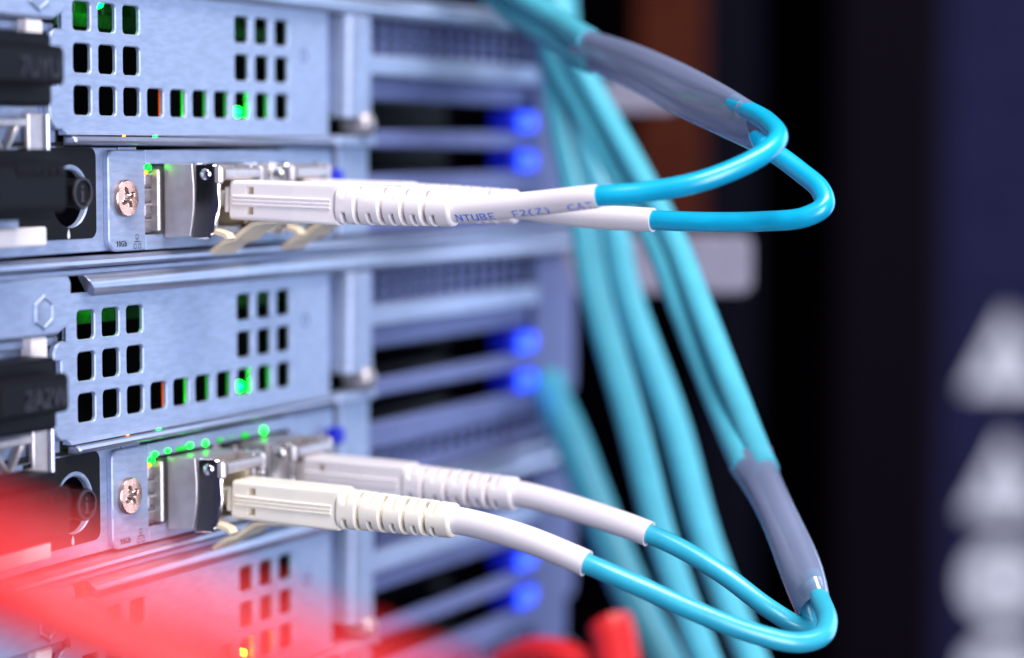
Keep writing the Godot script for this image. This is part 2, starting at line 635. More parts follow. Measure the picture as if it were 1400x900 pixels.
# ------------------------------------------------------------------ one server, its y = 0 at the lowest row of vent holes
func make_server() -> Node3D:
	var o := Node3D.new()
	o.name = numbered("server")
	# chassis: lid, floor and dark inside
	var s := shape()
	s.box(v(-60, 19.3, -160), v(172, 20.2, 0.2), 0.2)
	part("lid", s, "zinc", o)
	# the rolled lip of the lid
	var bulge := PackedVector2Array([Vector2(-0.4, 19.25), Vector2(-0.4, 16.6), Vector2(0.4, 16.2), Vector2(1.0, 16.35), Vector2(1.5, 16.9), Vector2(1.75, 17.7), Vector2(1.7, 18.5), Vector2(1.3, 19.1), Vector2(0.6, 19.45)])
	s = along_x(bulge, -1.5, 171.0, 0.12)
	for i in s.p.size():                       # the end is cut in a curve that falls away from the ear
		if s.p[i].x < 10.0:
			s.p[i].x += 2.6 * pow(clampf((19.3 - s.p[i].y) / 3.1, 0.0, 1.0), 1.7)
	part("lid_lip", s, "bright_zinc", o)
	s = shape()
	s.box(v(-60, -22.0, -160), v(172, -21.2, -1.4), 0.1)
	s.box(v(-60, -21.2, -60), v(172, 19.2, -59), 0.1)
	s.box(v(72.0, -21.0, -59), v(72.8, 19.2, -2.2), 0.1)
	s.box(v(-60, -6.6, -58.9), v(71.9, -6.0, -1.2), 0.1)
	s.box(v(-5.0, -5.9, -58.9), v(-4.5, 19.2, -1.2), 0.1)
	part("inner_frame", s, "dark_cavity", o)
	# ---- perforated panel
	var xs := PackedFloat32Array([-4.9])
	for c in 10:
		xs.append(6.1245 * (c - 0.5) if c < 10 else 0.0)
	xs.append(6.1245 * 9.5)
	xs.append(70.2)
	var ys := PackedFloat32Array([-4.4, -3.018, 3.018, 9.054, 15.09, 16.8])
	var holes := {}
	for c in 10:
		holes[Vector2i(c + 1, 1)] = true
		if c < 3 or c > 6:
			holes[Vector2i(c + 1, 2)] = true
			holes[Vector2i(c + 1, 3)] = true
	s = shape()
	s.perforated(xs, ys, -0.62, 0.0, holes, 4.25, 4.2, 0.75, 0.18)
	# tongues at its left edge, and the folded foot
	var tongue := PackedVector2Array([Vector2(-4.3, 10.0), Vector2(-6.2, 10.0), Vector2(-7.2, 9.5), Vector2(-7.7, 8.6), Vector2(-7.8, 7.4), Vector2(-6.0, 7.2), Vector2(-5.9, 1.9), Vector2(-7.7, 1.7), Vector2(-7.9, 1.0), Vector2(-7.8, -2.0), Vector2(-7.3, -3.4), Vector2(-6.3, -4.2), Vector2(-4.3, -4.36)])
	s.prism(tongue, -1.0, -0.003, 0.2)
	s.p.append_array(along_x(PackedVector2Array([Vector2(-1.0, -4.38), Vector2(-0.002, -4.38), Vector2(0.35, -4.6), Vector2(0.55, -4.95), Vector2(-1.0, -4.95)]), -4.6, 70.2, 0.0).p)
	var vent := part("vent_panel", s, "zinc", o)
	s = shape()
	s.ringed(func(_t): return 1.15, func(_t): return 0.8, Vector2(62.1, 8.6), -0.2, 0.12, 28, 0.1)
	part("stamped_ring", s, "dull_zinc", vent)
	# board and lights behind the holes
	s = shape()
	s.box(v(-4.3, 11.2, -56), v(71.5, 13.2, -8.0), 0.1)
	for i in 9:
		s.box(v(-2.0 + i * 7.3, 13.21, -14 - (i * 5) % 7), v(1.6 + i * 7.3, 15.6 + (i * 3) % 3, -10.5), 0.2)
	part("circuit_board", s, "circuit_board", o)
	for d in [[v(12.4, 14.7, -6.0), 0.8, "green_lens"], [v(4.0, 14.9, -7.0), 0.5, "green_lens"], [v(50.0, 14.6, -7.5), 0.4, "green_lens"], [v(20.6, -2.9, -1.6), 0.5, "orange_lens"], [v(26.3, -2.9, -1.6), 0.5, "green_lens"], [v(33.0, -2.9, -1.8), 0.4, "green_lens"], [v(44.3, -1.0, -2.0), 0.75, "green_lens"], [v(10.6, -5.0, -0.4), 0.22, "orange_lens"], [v(18.6, -5.05, -0.3), 0.26, "green_lens"]]:  # last two stand for LED light leaking through the gap below the panel
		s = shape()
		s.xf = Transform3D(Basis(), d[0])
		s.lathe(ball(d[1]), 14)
		part("led_and_leak", s, d[2], o)
	for q in [[3, 0, "orange_edge_glow"], [4, 0, "green_edge_glow"], [5, 0, "dim_green_edge_glow"], [6, 0, "dim_green_edge_glow"], [7, 0, "green_edge_glow"], [8, 0, "dim_green_edge_glow"]]:  # glowing strips stand in for LED light on the hole walls
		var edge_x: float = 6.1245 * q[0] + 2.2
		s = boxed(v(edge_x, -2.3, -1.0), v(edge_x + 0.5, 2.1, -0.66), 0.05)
		part("hole_edge_glow", s, q[2], o)
	# ---- tray lip under the panel
	s = along_x(PackedVector2Array([Vector2(-1.0, -5.15), Vector2(0.7, -5.15), Vector2(1.2, -5.35), Vector2(1.4, -5.75), Vector2(1.25, -6.15), Vector2(0.8, -6.45), Vector2(-1.0, -6.45)]), -3.7, 71.0, 0.25)
	part("tray_lip", s, "bright_zinc", o)
	# ---- lower face with the round hole of the identity button
	var hole := Vector2(-2.0, -14.1)
	var edge := func(t: float): return minf(minf(19.8 / maxf(0.001, -cos(t)) if cos(t) < 0 else 1e6, 12.0 / maxf(0.001, cos(t)) if cos(t) > 0 else 1e6), minf(7.4 / maxf(0.001, sin(t)) if sin(t) > 0 else 1e6, 7.9 / maxf(0.001, -sin(t)) if sin(t) < 0 else 1e6))
	s = shape()
	s.smooth = 20.0
	s.ringed(edge, func(_t): return 4.15, hole, -2.0, -1.0, 144, 0.22)
	s.box(v(10.02, -22.0, -2.0), v(14.6, -6.7, -1.0), 0.05)
	s.box(v(57.6, -22.0, -2.0), v(72, -6.7, -1.0), 0.05)
	var lower := part("lower_face", s, "zinc", o)
	# black film with a round window
	var film := func(t: float):
		var d := Vector2.from_angle(t)
		var k := 1e6
		if d.x > 0.001: k = minf(k, 6.2 / d.x)
		if d.x < -0.001: k = minf(k, 12.0 / -d.x)
		if d.y > 0.001: k = minf(k, 7.0 / d.y)
		if d.y < -0.001: k = minf(k, 6.2 / -d.y)
		var q := d * k
		for c in [Vector2(4.8, 5.6), Vector2(4.8, -4.8)]:            # round the two right-hand corners
			if q.x > c.x and (q.y > c.y if c.y > 0 else q.y < c.y):
				var b := d.dot(c)
				k = b + sqrt(maxf(0.0, b * b - c.length_squared() + 1.4 * 1.4))
		return k
	s = shape()
	s.ringed(film, func(_t): return 4.55, Vector2(-2.0, -13.75), -0.999, -0.93, 144, 0.01)
	var sheet := part("black_film", s, "black_film", lower)
	var drop := PackedVector2Array([Vector2(-2.6, -18.4), Vector2(-2.35, -19.0), Vector2(-2.25, -19.5), Vector2(-2.45, -19.85), Vector2(-2.75, -19.85), Vector2(-2.95, -19.5), Vector2(-2.85, -19.0)])
	s = shape()
	s.prism(drop, -0.93, -0.91)
	part("printed_mark", s, "white_ink", lower)
	# identity button
	s = shape()
	s.xf = Transform3D(Basis(), v(-5.6, -13.2, 0))
	s.lathe([Vector2(0, -6), Vector2(2.05, -6), Vector2(2.05, 2.9), Vector2(2.25, 3.0), Vector2(2.32, 3.3), Vector2(2.3, 3.75), Vector2(2.1, 3.95), Vector2(1.85, 3.95), Vector2(1.7, 3.75), Vector2(0, 3.75)], 40)
	var button := part("identity_button", s, "black_plastic", o)
	s = shape()
	s.box(v(-5.82, -14.2, 3.75), v(-5.38, -12.9, 3.85), 0.05)
	s.box(v(-6.05, -14.45, 3.75), v(-5.15, -14.2, 3.85), 0.05)
	s.box(v(-6.0, -13.12, 3.75), v(-5.82, -12.9, 3.85), 0.04)
	s.box(v(-5.82, -12.55, 3.75), v(-5.38, -12.15, 3.85), 0.05)
	s.ringed(func(_t): return 2.2, func(_t): return 1.85, Vector2(-5.6, -13.2), 3.9, 3.98, 40, 0.03)
	part("raised_mark", s, "mark_grey", button)
	# ---- network card bracket
	var outline := PackedVector2Array()
	for c in [[Vector2(7.5, -8.6), 1.5, 1], [Vector2(8.0, -20.1), 2.0, 2]]:
		for i in 7:
			var t: float = PI / 2 * (c[2] + i / 6.0)
			outline.append(c[0] + Vector2(cos(t), sin(t)) * c[1])
	outline.append(Vector2(15.4, -22.1))
	outline.append(Vector2(15.4, -7.1))
	s = shape()
	s.prism(outline, -0.95, 0.0, 0.2)
	s.box(v(15.402, -9.2, -0.95), v(56.998, -7.1, -0.002), 0.05)
	s.box(v(15.402, -22.1, -0.95), v(56.998, -19.9, -0.002), 0.05)
	s.box(v(57.0, -22.1, -0.95), v(71.5, -7.1, 0.0), 0.2)
	s.box(v(6.0, -17.2, 0.0), v(6.35, -15.6, 0.1), 0.05)
	var bracket := part("card_bracket", s, "zinc", o)
	# printed rating and network sign
	s = moved(lettering("10Gb", 0.82, 0.03, false, true), Transform3D(Basis(), v(7.7, -21.0, 0.012)))
	part("printed_rating", s, "black_ink", bracket)
	s = shape()
	for f in [[13.1, -20.05], [12.55, -21.45], [13.75, -21.45]]:
		var c := Vector2(f[0], f[1])
		for e in [[-0.36, 0.26, 0.36, 0.36], [-0.36, -0.36, 0.36, -0.26], [-0.36, -0.26, -0.26, 0.26], [0.26, -0.26, 0.36, 0.26]]:
			s.box(v(c.x + e[0], c.y + e[1], 0.0), v(c.x + e[2], c.y + e[3], 0.02), 0.004)
	s.box(v(12.3, -20.85, 0.0), v(14.0, -20.72, 0.02), 0.004)
	s.box(v(13.05, -20.72, 0.0), v(13.17, -20.42, 0.02), 0.004)
	part("printed_sign", s, "black_ink", bracket)
	# screw with a cross recess
	var at := Vector2(9.94, -14.23)
	s = shape()
	var cross := func(t: float):
		var a := fposmod(t + 0.35, PI / 2) - PI / 4
		return 0.62 + 1.05 * pow(maxf(0.0, cos(2.0 * a)), 2.2)
	s.xf = Transform3D(Basis(), v(at.x, at.y, 0))
	s.ringed(func(_t): return 2.75, cross, Vector2.ZERO, 0.0, 0.75, 96, 0.16)
	var screw := part("bracket_screw", s, "screw_steel", o)
	s = shape()
	s.xf = Transform3D(Basis(), v(at.x, at.y, 0))
	s.lathe([Vector2(1.75, 0.30), Vector2(1.1, 0.16), Vector2(0.5, 0.1), Vector2(0, 0.05)], 20)
	for i in 4:
		var d := Vector2.from_angle(PI / 2 * i - 0.35 + PI / 4)
		s.box(v(d.x * 1.0 - 0.18, d.y * 1.0 - 0.18, 0.1), v(d.x * 1.0 + 0.22, d.y * 1.0 + 0.22, 0.42), 0.12)
	part("recess", s, "chrome", screw)
	# ---- cages of the ports: spring fingers along their edge
	for c in [15.4, 36.4]:
		s = shape()
		var y := -10.6
		for i in 4:
			s.prism(Shape.rrect(c + 1.6, y - 1.0, 2.6, 2.16, 0.25, 3), -1.8, -0.5 - 0.15 * (i % 2), 0.35)
			y -= 2.3
		s.box(v(c + 2.6, -19.4, -1.0), v(c + 3.2, -10.0, 0.6), 0.2)
		s.box(v(c + 0.1, -19.8, -30), v(c + 0.5, -9.3, -1.0), 0.1)
		part("port_cage", s, "satin_nickel", o)
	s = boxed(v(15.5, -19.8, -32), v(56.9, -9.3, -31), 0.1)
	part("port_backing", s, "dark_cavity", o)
	s = boxed(v(34.2, -19.85, -30), v(35.9, -9.25, -0.3), 0.2)
	part("port_divider", s, "satin_nickel", o)
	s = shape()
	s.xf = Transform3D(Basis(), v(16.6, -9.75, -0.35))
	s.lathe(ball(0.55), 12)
	part("link_led", s, "green_port_glow", o)
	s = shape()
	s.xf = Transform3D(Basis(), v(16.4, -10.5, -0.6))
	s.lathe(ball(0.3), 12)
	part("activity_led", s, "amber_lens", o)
	s = boxed(v(68.9, -13.2, -0.1), v(71.4, -10.4, 2.4), 0.4)
	part("blue_release_tab", s, "blue_plastic", o)
	# ---- left column: ear with a hexagonal pressing, clip, latch, tab
	s = shape()
	s.prism(PackedVector2Array([Vector2(-30, 19.55), Vector2(-30, 11.2), Vector2(-7.6, 11.2), Vector2(-5.7, 12.0), Vector2(-4.6, 13.1), Vector2(-4.35, 13.6), Vector2(-4.3, 18.4), Vector2(-4.7, 19.3), Vector2(-5.6, 19.55)]), -0.6, 0.8, 0.4)
	var ear := part("mounting_ear", s, "zinc", o)
	s = shape()
	var hexagon := func(t: float): return 2.55 * cos(PI / 6) / cos(fposmod(t + PI / 6, PI / 3) - PI / 6)
	s.xf = Transform3D(Basis(), v(-11.1, 14.6, 0))
	s.ringed(hexagon, func(t): return float(hexagon.call(t)) * 0.72, Vector2.ZERO, 0.7, 1.15, 72, 0.2)
	s.lathe([Vector2(1.75, 0.7), Vector2(1.7, 0.95), Vector2(1.2, 1.12), Vector2(0, 1.18)], 24)
	s.smooth = 24.0
	part("hexagon_pressing", s, "zinc", ear)
	s = boxed(v(-60, -6.5, -3.2), v(-6.2, 19.0, -2.4), 0.1)
	s.box(v(-60, 9.4, -2.4), v(-4.95, 10.9, -1.2), 0.3)
	s.box(v(-7.4, -7.0, -2.4), v(-4.8, 2.0, -1.3), 0.2)
	part("side_column", s, "zinc", o)
	s = boxed(v(-260, -22.0, -30), v(-60.2, 20.0, -0.5), 0.5)  # unseen dark block, added for the chrome arms to mirror
	part("dark_side_block", s, "black_plastic", o)
	s = boxed(v(-13.1, 7.4, -2.0), v(-9.5, 11.1, 0.4), 0.35)
	part("clip", s, "white_plastic", o)
	# latch cut out like a little truss
	s = shape()
	s.box(v(-45, -3.9, -1.4), v(-12.2, -2.7, -0.3), 0.2)
	s.box(v(-45, -8.6, -1.4), v(-12.2, -7.4, -0.3), 0.2)
	s.box(v(-12.2, -8.6, -1.4), v(-8.8, -2.0, -0.4), 0.2)
	for i in 9:
		var x := -16.0 - i * 3.4
		var lean := 1.5 if i % 2 == 0 else -1.5
		s.prism(PackedVector2Array([Vector2(x - lean - 0.5, -7.5), Vector2(x - lean + 0.6, -7.5), Vector2(x + lean + 0.6, -3.8), Vector2(x + lean - 0.5, -3.8)]), -1.4, -0.32, 0.2)
	part("latch", s, "satin_nickel", o)
	s = boxed(v(-8.6, -8.6, -1.2), v(-7.9, -2.0, 0.2), 0.2)
	part("latch_rail", s, "bright_zinc", o)
	s = boxed(v(-60, -20.6, -1.0), v(-9.2, -17.9, 0.3), 0.3)
	part("white_tab", s, "white_plastic", o)
	# ---- bottom edge of the chassis
	s = along_x(PackedVector2Array([Vector2(-2, -22.45), Vector2(0.3, -22.45), Vector2(0.9, -22.6), Vector2(1.3, -23.0), Vector2(1.3, -23.5), Vector2(0.9, -23.95), Vector2(0.2, -24.1), Vector2(-2, -24.1)]), -60, 171, 0.0)
	part("bottom_rail", s, "bright_zinc", o)
	# ---- upright at the end of the vent panel and its stand-off
	s = shape()
	s.xf = Transform3D(Basis(Vector3(1, 0, 0), Vector3(0, 0, -1), Vector3(0, 1, 0)), Vector3.ZERO)
	s.prism(PackedVector2Array([Vector2(74.0, 2.0), Vector2(74.0, -0.6), Vector2(74.6, -1.7), Vector2(75.8, -2.4), Vector2(80.6, -2.4), Vector2(82.0, -1.8), Vector2(82.6, -0.6), Vector2(82.6, 2.0)]), -1.5, 16.1, 0.3)
	part("upright", s, "zinc", o)
	s = boxed(v(70.3, -0.5, -2.2), v(73.9, 16.2, -1.4), 0.1)
	part("upright_recess", s, "dull_zinc", o)
	s = boxed(v(73.5, -22.0, -1.6), v(84.0, -4.6, 0.2), 0.4)
	s.box(v(70.3, -6.6, -1.0), v(84.0, -4.7, 1.8), 0.4)
	part("lower_upright", s, "zinc", o)
	s = shape()
	s.xf = Transform3D(Basis(), v(79.0, -2.6, 0.2))
	s.lathe([Vector2(0, -1.5), Vector2(2.2, -1.5), Vector2(2.2, 2.2), Vector2(1.9, 3.0), Vector2(1.1, 3.6), Vector2(0, 3.8)], 24)
	part("stand_off", s, "satin_nickel", o)
	# ---- bay at the far end: vents, bands, two slots with blue lights
	var vx := PackedFloat32Array()
	for i in 16:
		vx.append(83.2 + i * 4.75)
	var cells := {}
	for i in 15:
		for j in 3:
			cells[Vector2i(i, j)] = true
	s = shape()
	s.perforated(vx, PackedFloat32Array([9.7, 11.75, 13.8, 15.85]), -2.0, -1.2, cells, 3.5, 1.55, 0.5, 0.1)
	part("bay_vent", s, "dull_zinc", o)
	s = shape()
	s.perforated(vx, PackedFloat32Array([-20.4, -18.3, -16.2]), -2.0, -1.2, cells, 3.3, 1.4, 0.5, 0.15)
	part("bay_vent", s, "dull_zinc", o)
	for b in [[6.0, 9.7, -2.0, 0.6, "zinc"], [1.7, 5.9, -3.0, -1.6, "dull_zinc"], [-6.8, -3.6, -2.0, -0.2, "dull_zinc"], [-16.2, -11.4, -2.0, 0.3, "dull_zinc"], [-22.0, -20.4, -2.0, 0.0, "dull_zinc"]]:
		s = boxed(v(83.2, b[0], b[2]), v(154.4, b[1], b[3]), 0.4)
		part("bay_band", s, b[4], o)
	for b in [[-3.6, 1.7], [-11.4, -6.8]]:
		s = shape()
		s.box(v(84.0, b[0] + 0.4, -26), v(150, b[0] + 1.1, -9.0), 0.2)
		s.box(v(90.0, b[1] - 1.9, -26), v(146, b[1] - 1.3, -13.0), 0.2)
		part("slot_card", s, "post_enamel", o)
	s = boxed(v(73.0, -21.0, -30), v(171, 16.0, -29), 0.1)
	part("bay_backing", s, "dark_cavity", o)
	for y in [-1.2, -9.0]:
		s = boxed(v(143.5, y - 2.6, -6), v(154.2, y + 2.2, 0.2), 0.9)
		var housing := part("blue_status_light", s, "blue_plastic", o)
		s = boxed(v(144.4, y - 2.1, 0.1), v(153.0, y + 1.5, 0.9), 0.5)
		part("status_lens", s, "blue_lens", housing)
	s = boxed(v(154.4, -22.0, -3.0), v(170.8, 16.0, -0.4), 0.4)
	part("end_plate", s, "dull_zinc", o)
	s = shape()
	s.prism(Shape.rrect(172.5, -1.5, 17.0, 27.0, 3.0, 5), -4.6, -3.1, 0.3)
	part("end_ear", s, "dull_zinc", o)
	return o


func ball(r: float) -> Array:
	var out := []
	for i in 9:
		var t := PI * (i / 8.0 - 0.5)
		out.append(Vector2(maxf(0.0, cos(t)) * r if i > 0 and i < 8 else 0.0, sin(t) * r))
	return out


func port_glints(server: Node3D) -> void:  # glowing bumps in place of green LED reflections on the module tops
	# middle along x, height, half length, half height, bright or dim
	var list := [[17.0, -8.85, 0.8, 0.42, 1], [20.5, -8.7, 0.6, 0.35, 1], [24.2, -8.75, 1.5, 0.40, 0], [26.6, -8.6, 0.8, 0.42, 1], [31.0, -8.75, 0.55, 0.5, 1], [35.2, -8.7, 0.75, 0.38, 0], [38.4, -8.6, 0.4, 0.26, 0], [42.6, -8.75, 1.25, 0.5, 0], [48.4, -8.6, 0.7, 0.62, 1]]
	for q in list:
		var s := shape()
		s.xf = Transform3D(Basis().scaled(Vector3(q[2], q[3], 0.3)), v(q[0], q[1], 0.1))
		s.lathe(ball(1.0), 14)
		part("port_glint", s, "green_port_glow" if q[4] else "dim_green_glint", server)


# ------------------------------------------------------------------ pluggable optical modules
func make_module() -> Node3D:
	# local: x 0 at its near side, y 0 at its top, z 0 at the bracket
	var o := Node3D.new()
	o.name = numbered("optical_module")
	var s := shape()
	s.box(v(0.5, -11.0, -28), v(13.2, -0.2, 0.6), 0.3)
	s.box(v(0.35, -10.9, 0.6), v(2.0, -0.15, 8.6), 0.25)
	s.box(v(11.6, -10.9, 0.6), v(13.3, -0.15, 8.6), 0.25)
	s.box(v(2.0, -1.6, 0.6), v(11.6, -0.1, 5.6), 0.25)
	s.box(v(2.0, -10.9, 0.6), v(11.6, -9.4, 7.2), 0.25)
	part("body", s, "satin_nickel", o)
	s = boxed(v(2.0, -9.4, 0.0), v(11.6, -1.6, 1.2), 0.1)
	part("socket_floor", s, "dark_cavity", o)
	s = shape()
	s.box(v(2.05, -9.3, 1.2), v(3.0, -1.7, 8.0), 0.2)
	s.box(v(10.6, -9.3, 1.2), v(11.55, -1.7, 8.0), 0.2)
	s.box(v(3.0, -2.5, 1.2), v(10.6, -1.65, 7.6), 0.2)
	part("socket", s, "cream_plastic", o)
	# satin side plate with a slightly bowed front edge
	s = shape()
	s.xf = Transform3D(Basis(Vector3(0, 0, 1), Vector3(0, 1, 0), Vector3(-1, 0, 0)), Vector3.ZERO)
	s.prism(PackedVector2Array([Vector2(0.5, 0.05), Vector2(5.35, 0.02), Vector2(5.62, -3.5), Vector2(5.6, -6.5), Vector2(5.3, -9.0), Vector2(4.9, -10.9), Vector2(0.5, -11.2)]), -0.32, 0.06, 0.1, true)
	for i in s.p.size():
		s.p[i].x += (s.p[i].z - 5.4) * 0.07
	part("side_plate", s, "satin_nickel", o)
	# bail: near arm, far arm, bar
	for side in 2:
		var x := 0.0 if side == 0 else 13.4
		s = shape()
		s.xf = Transform3D(Basis(Vector3(0, 0, 1), Vector3(0, 1, 0), Vector3(-1, 0, 0)), v(x, 0, 0))
		s.prism(PackedVector2Array([Vector2(5.95, -0.1), Vector2(6.3, 0.12), Vector2(8.6, 0.1), Vector2(9.35, -0.3), Vector2(9.6, -1.0), Vector2(9.75, -3.6), Vector2(9.7, -6.0), Vector2(9.45, -8.0), Vector2(9.0, -9.6), Vector2(8.4, -10.8), Vector2(8.0, -11.3), Vector2(5.3, -11.3), Vector2(5.55, -9.5), Vector2(5.85, -6.5), Vector2(5.95, -3.5)]), -0.25, 0.35, 0.22, true)
		for i in s.p.size():
			s.p[i].x += (s.p[i].z - 5.9) * (0.27 if side == 0 else -0.12)
		var arm := part("bail_arm", s, "chrome", o)
		s = shape()
		s.xf = Transform3D(Basis(Vector3(0, 0, 1), Vector3(0, 1, 0), Vector3(-1, 0, 0)), v(x + (0.42 if side == 0 else -0.2), -1.55, 7.6))
		s.lathe([Vector2(0.85, -0.55), Vector2(0.85, 0.45), Vector2(0.7, 0.62), Vector2(0.4, 0.72), Vector2(0, 0.75)], 22)
		part("rivet", s, "chrome", arm)
	s = shape()
	s.box(v(0.5, -3.1, 8.6), v(1.7, -0.15, 10.1), 0.4)
	s.box(v(11.9, -3.1, 8.6), v(13.1, -0.15, 10.1), 0.4)
	s.xf = Transform3D(Basis(Vector3(0, 0, 1), Vector3(0, 1, 0), Vector3(-1, 0, 0)), Vector3.ZERO)
	s.prism(Shape.rrect(9.6, -1.5, 1.3, 1.9, 0.55, 4), -11.9, -1.7)
	part("bail_bar", s, "satin_nickel", o)
	# small tan hook under the bail
	s = along_x(PackedVector2Array([Vector2(7.6, -9.6), Vector2(9.6, -10.0), Vector2(10.8, -10.4), Vector2(11.3, -11.2), Vector2(10.8, -11.6), Vector2(10.1, -11.1), Vector2(7.6, -10.4)]), 0.8, 2.8, 0.15)
	part("hook", s, "tan_plastic", o)
	return o


func place_modules() -> void:
	var first := make_module()
	add_child(first)
	first.position = v(20.0, -9.2, 0) * MM
	label_thing(first, "transceiver", "nearer metal transceiver in the top server, beside the upper screw", "transceivers in the network ports")
	var spots := [[v(40.9 - 20.0, 0, 0), "farther metal transceiver in the top server, behind the nearer white plug"],
		[v(0, -UNIT - 0.35, 0), "nearer metal transceiver in the middle server, beside the lower screw"],
		[v(40.9 - 20.0, -UNIT - 0.35, 0), "farther metal transceiver in the middle server, before the blue tab"]]
	for q in spots:
		var c = copy_of(first, q[0])
		label_thing(c, "transceiver", q[1], "transceivers in the network ports")


# ------------------------------------------------------------------ black mains plugs at the left
func place_power_plugs() -> void:
	var marks := ["7UYU", "CORD", "2A2W", ""]
	var labels := ["upper black power plug of the top server, ridged mark on its side", "lower black power plug of the top server, beside the round button",
		"upper black power plug of the middle server, ridged mark on its side", "lower black power plug of the middle server, half behind the red cable"]
	for k in 4:
		var up := k % 2 == 0
		var o := thing("power_plug", "power plug", labels[k], v(0, -UNIT * (k / 2), 0), "power plugs at the left of the rack")
		var s := shape()
		if up:
			s.box(v(-60, -1.2, 0.2), v(-15.0, 8.8, 6.0), 0.5)
			s.box(v(-60, 1.6, 4.8), v(-16.6, 6.9, 9.4), 0.6)
		else:
			s.box(v(-60, -16.6, 0.6), v(-15.8, -7.0, 6.6), 0.5)
			s.box(v(-60, -15.5, 5.6), v(-16.4, -8.6, 9.6), 0.9)
		part("plug_body", s, "black_plastic", o)
		if marks[k] != "" and up:
			s = moved(lettering(marks[k], 2.6, 0.5), Transform3D(Basis(), v(-27.0, 3.9, 9.35)))
			part("embossed_mark", s, "mark_grey", o)
		s = shape()
		for i in 6:
			if up:
				s.box(v(-40 + i * 1.6, 1.9, 9.3), v(-39.2 + i * 1.6, 6.4, 9.75), 0.2)
			else:
				s.box(v(-27.5 + i * 1.7, -10.6, 9.5), v(-26.7 + i * 1.7, -9.2, 9.95), 0.2)
		part("grip_ribs", s, "black_plastic", o)


# ------------------------------------------------------------------ fibre patch cables
var body_mesh: ArrayMesh
var face_mesh: ArrayMesh
var boot_mesh: ArrayMesh
var tab_mesh: ArrayMesh
var nose_mesh: ArrayMesh
var pocket_mesh: ArrayMesh
var lever_mesh: ArrayMesh


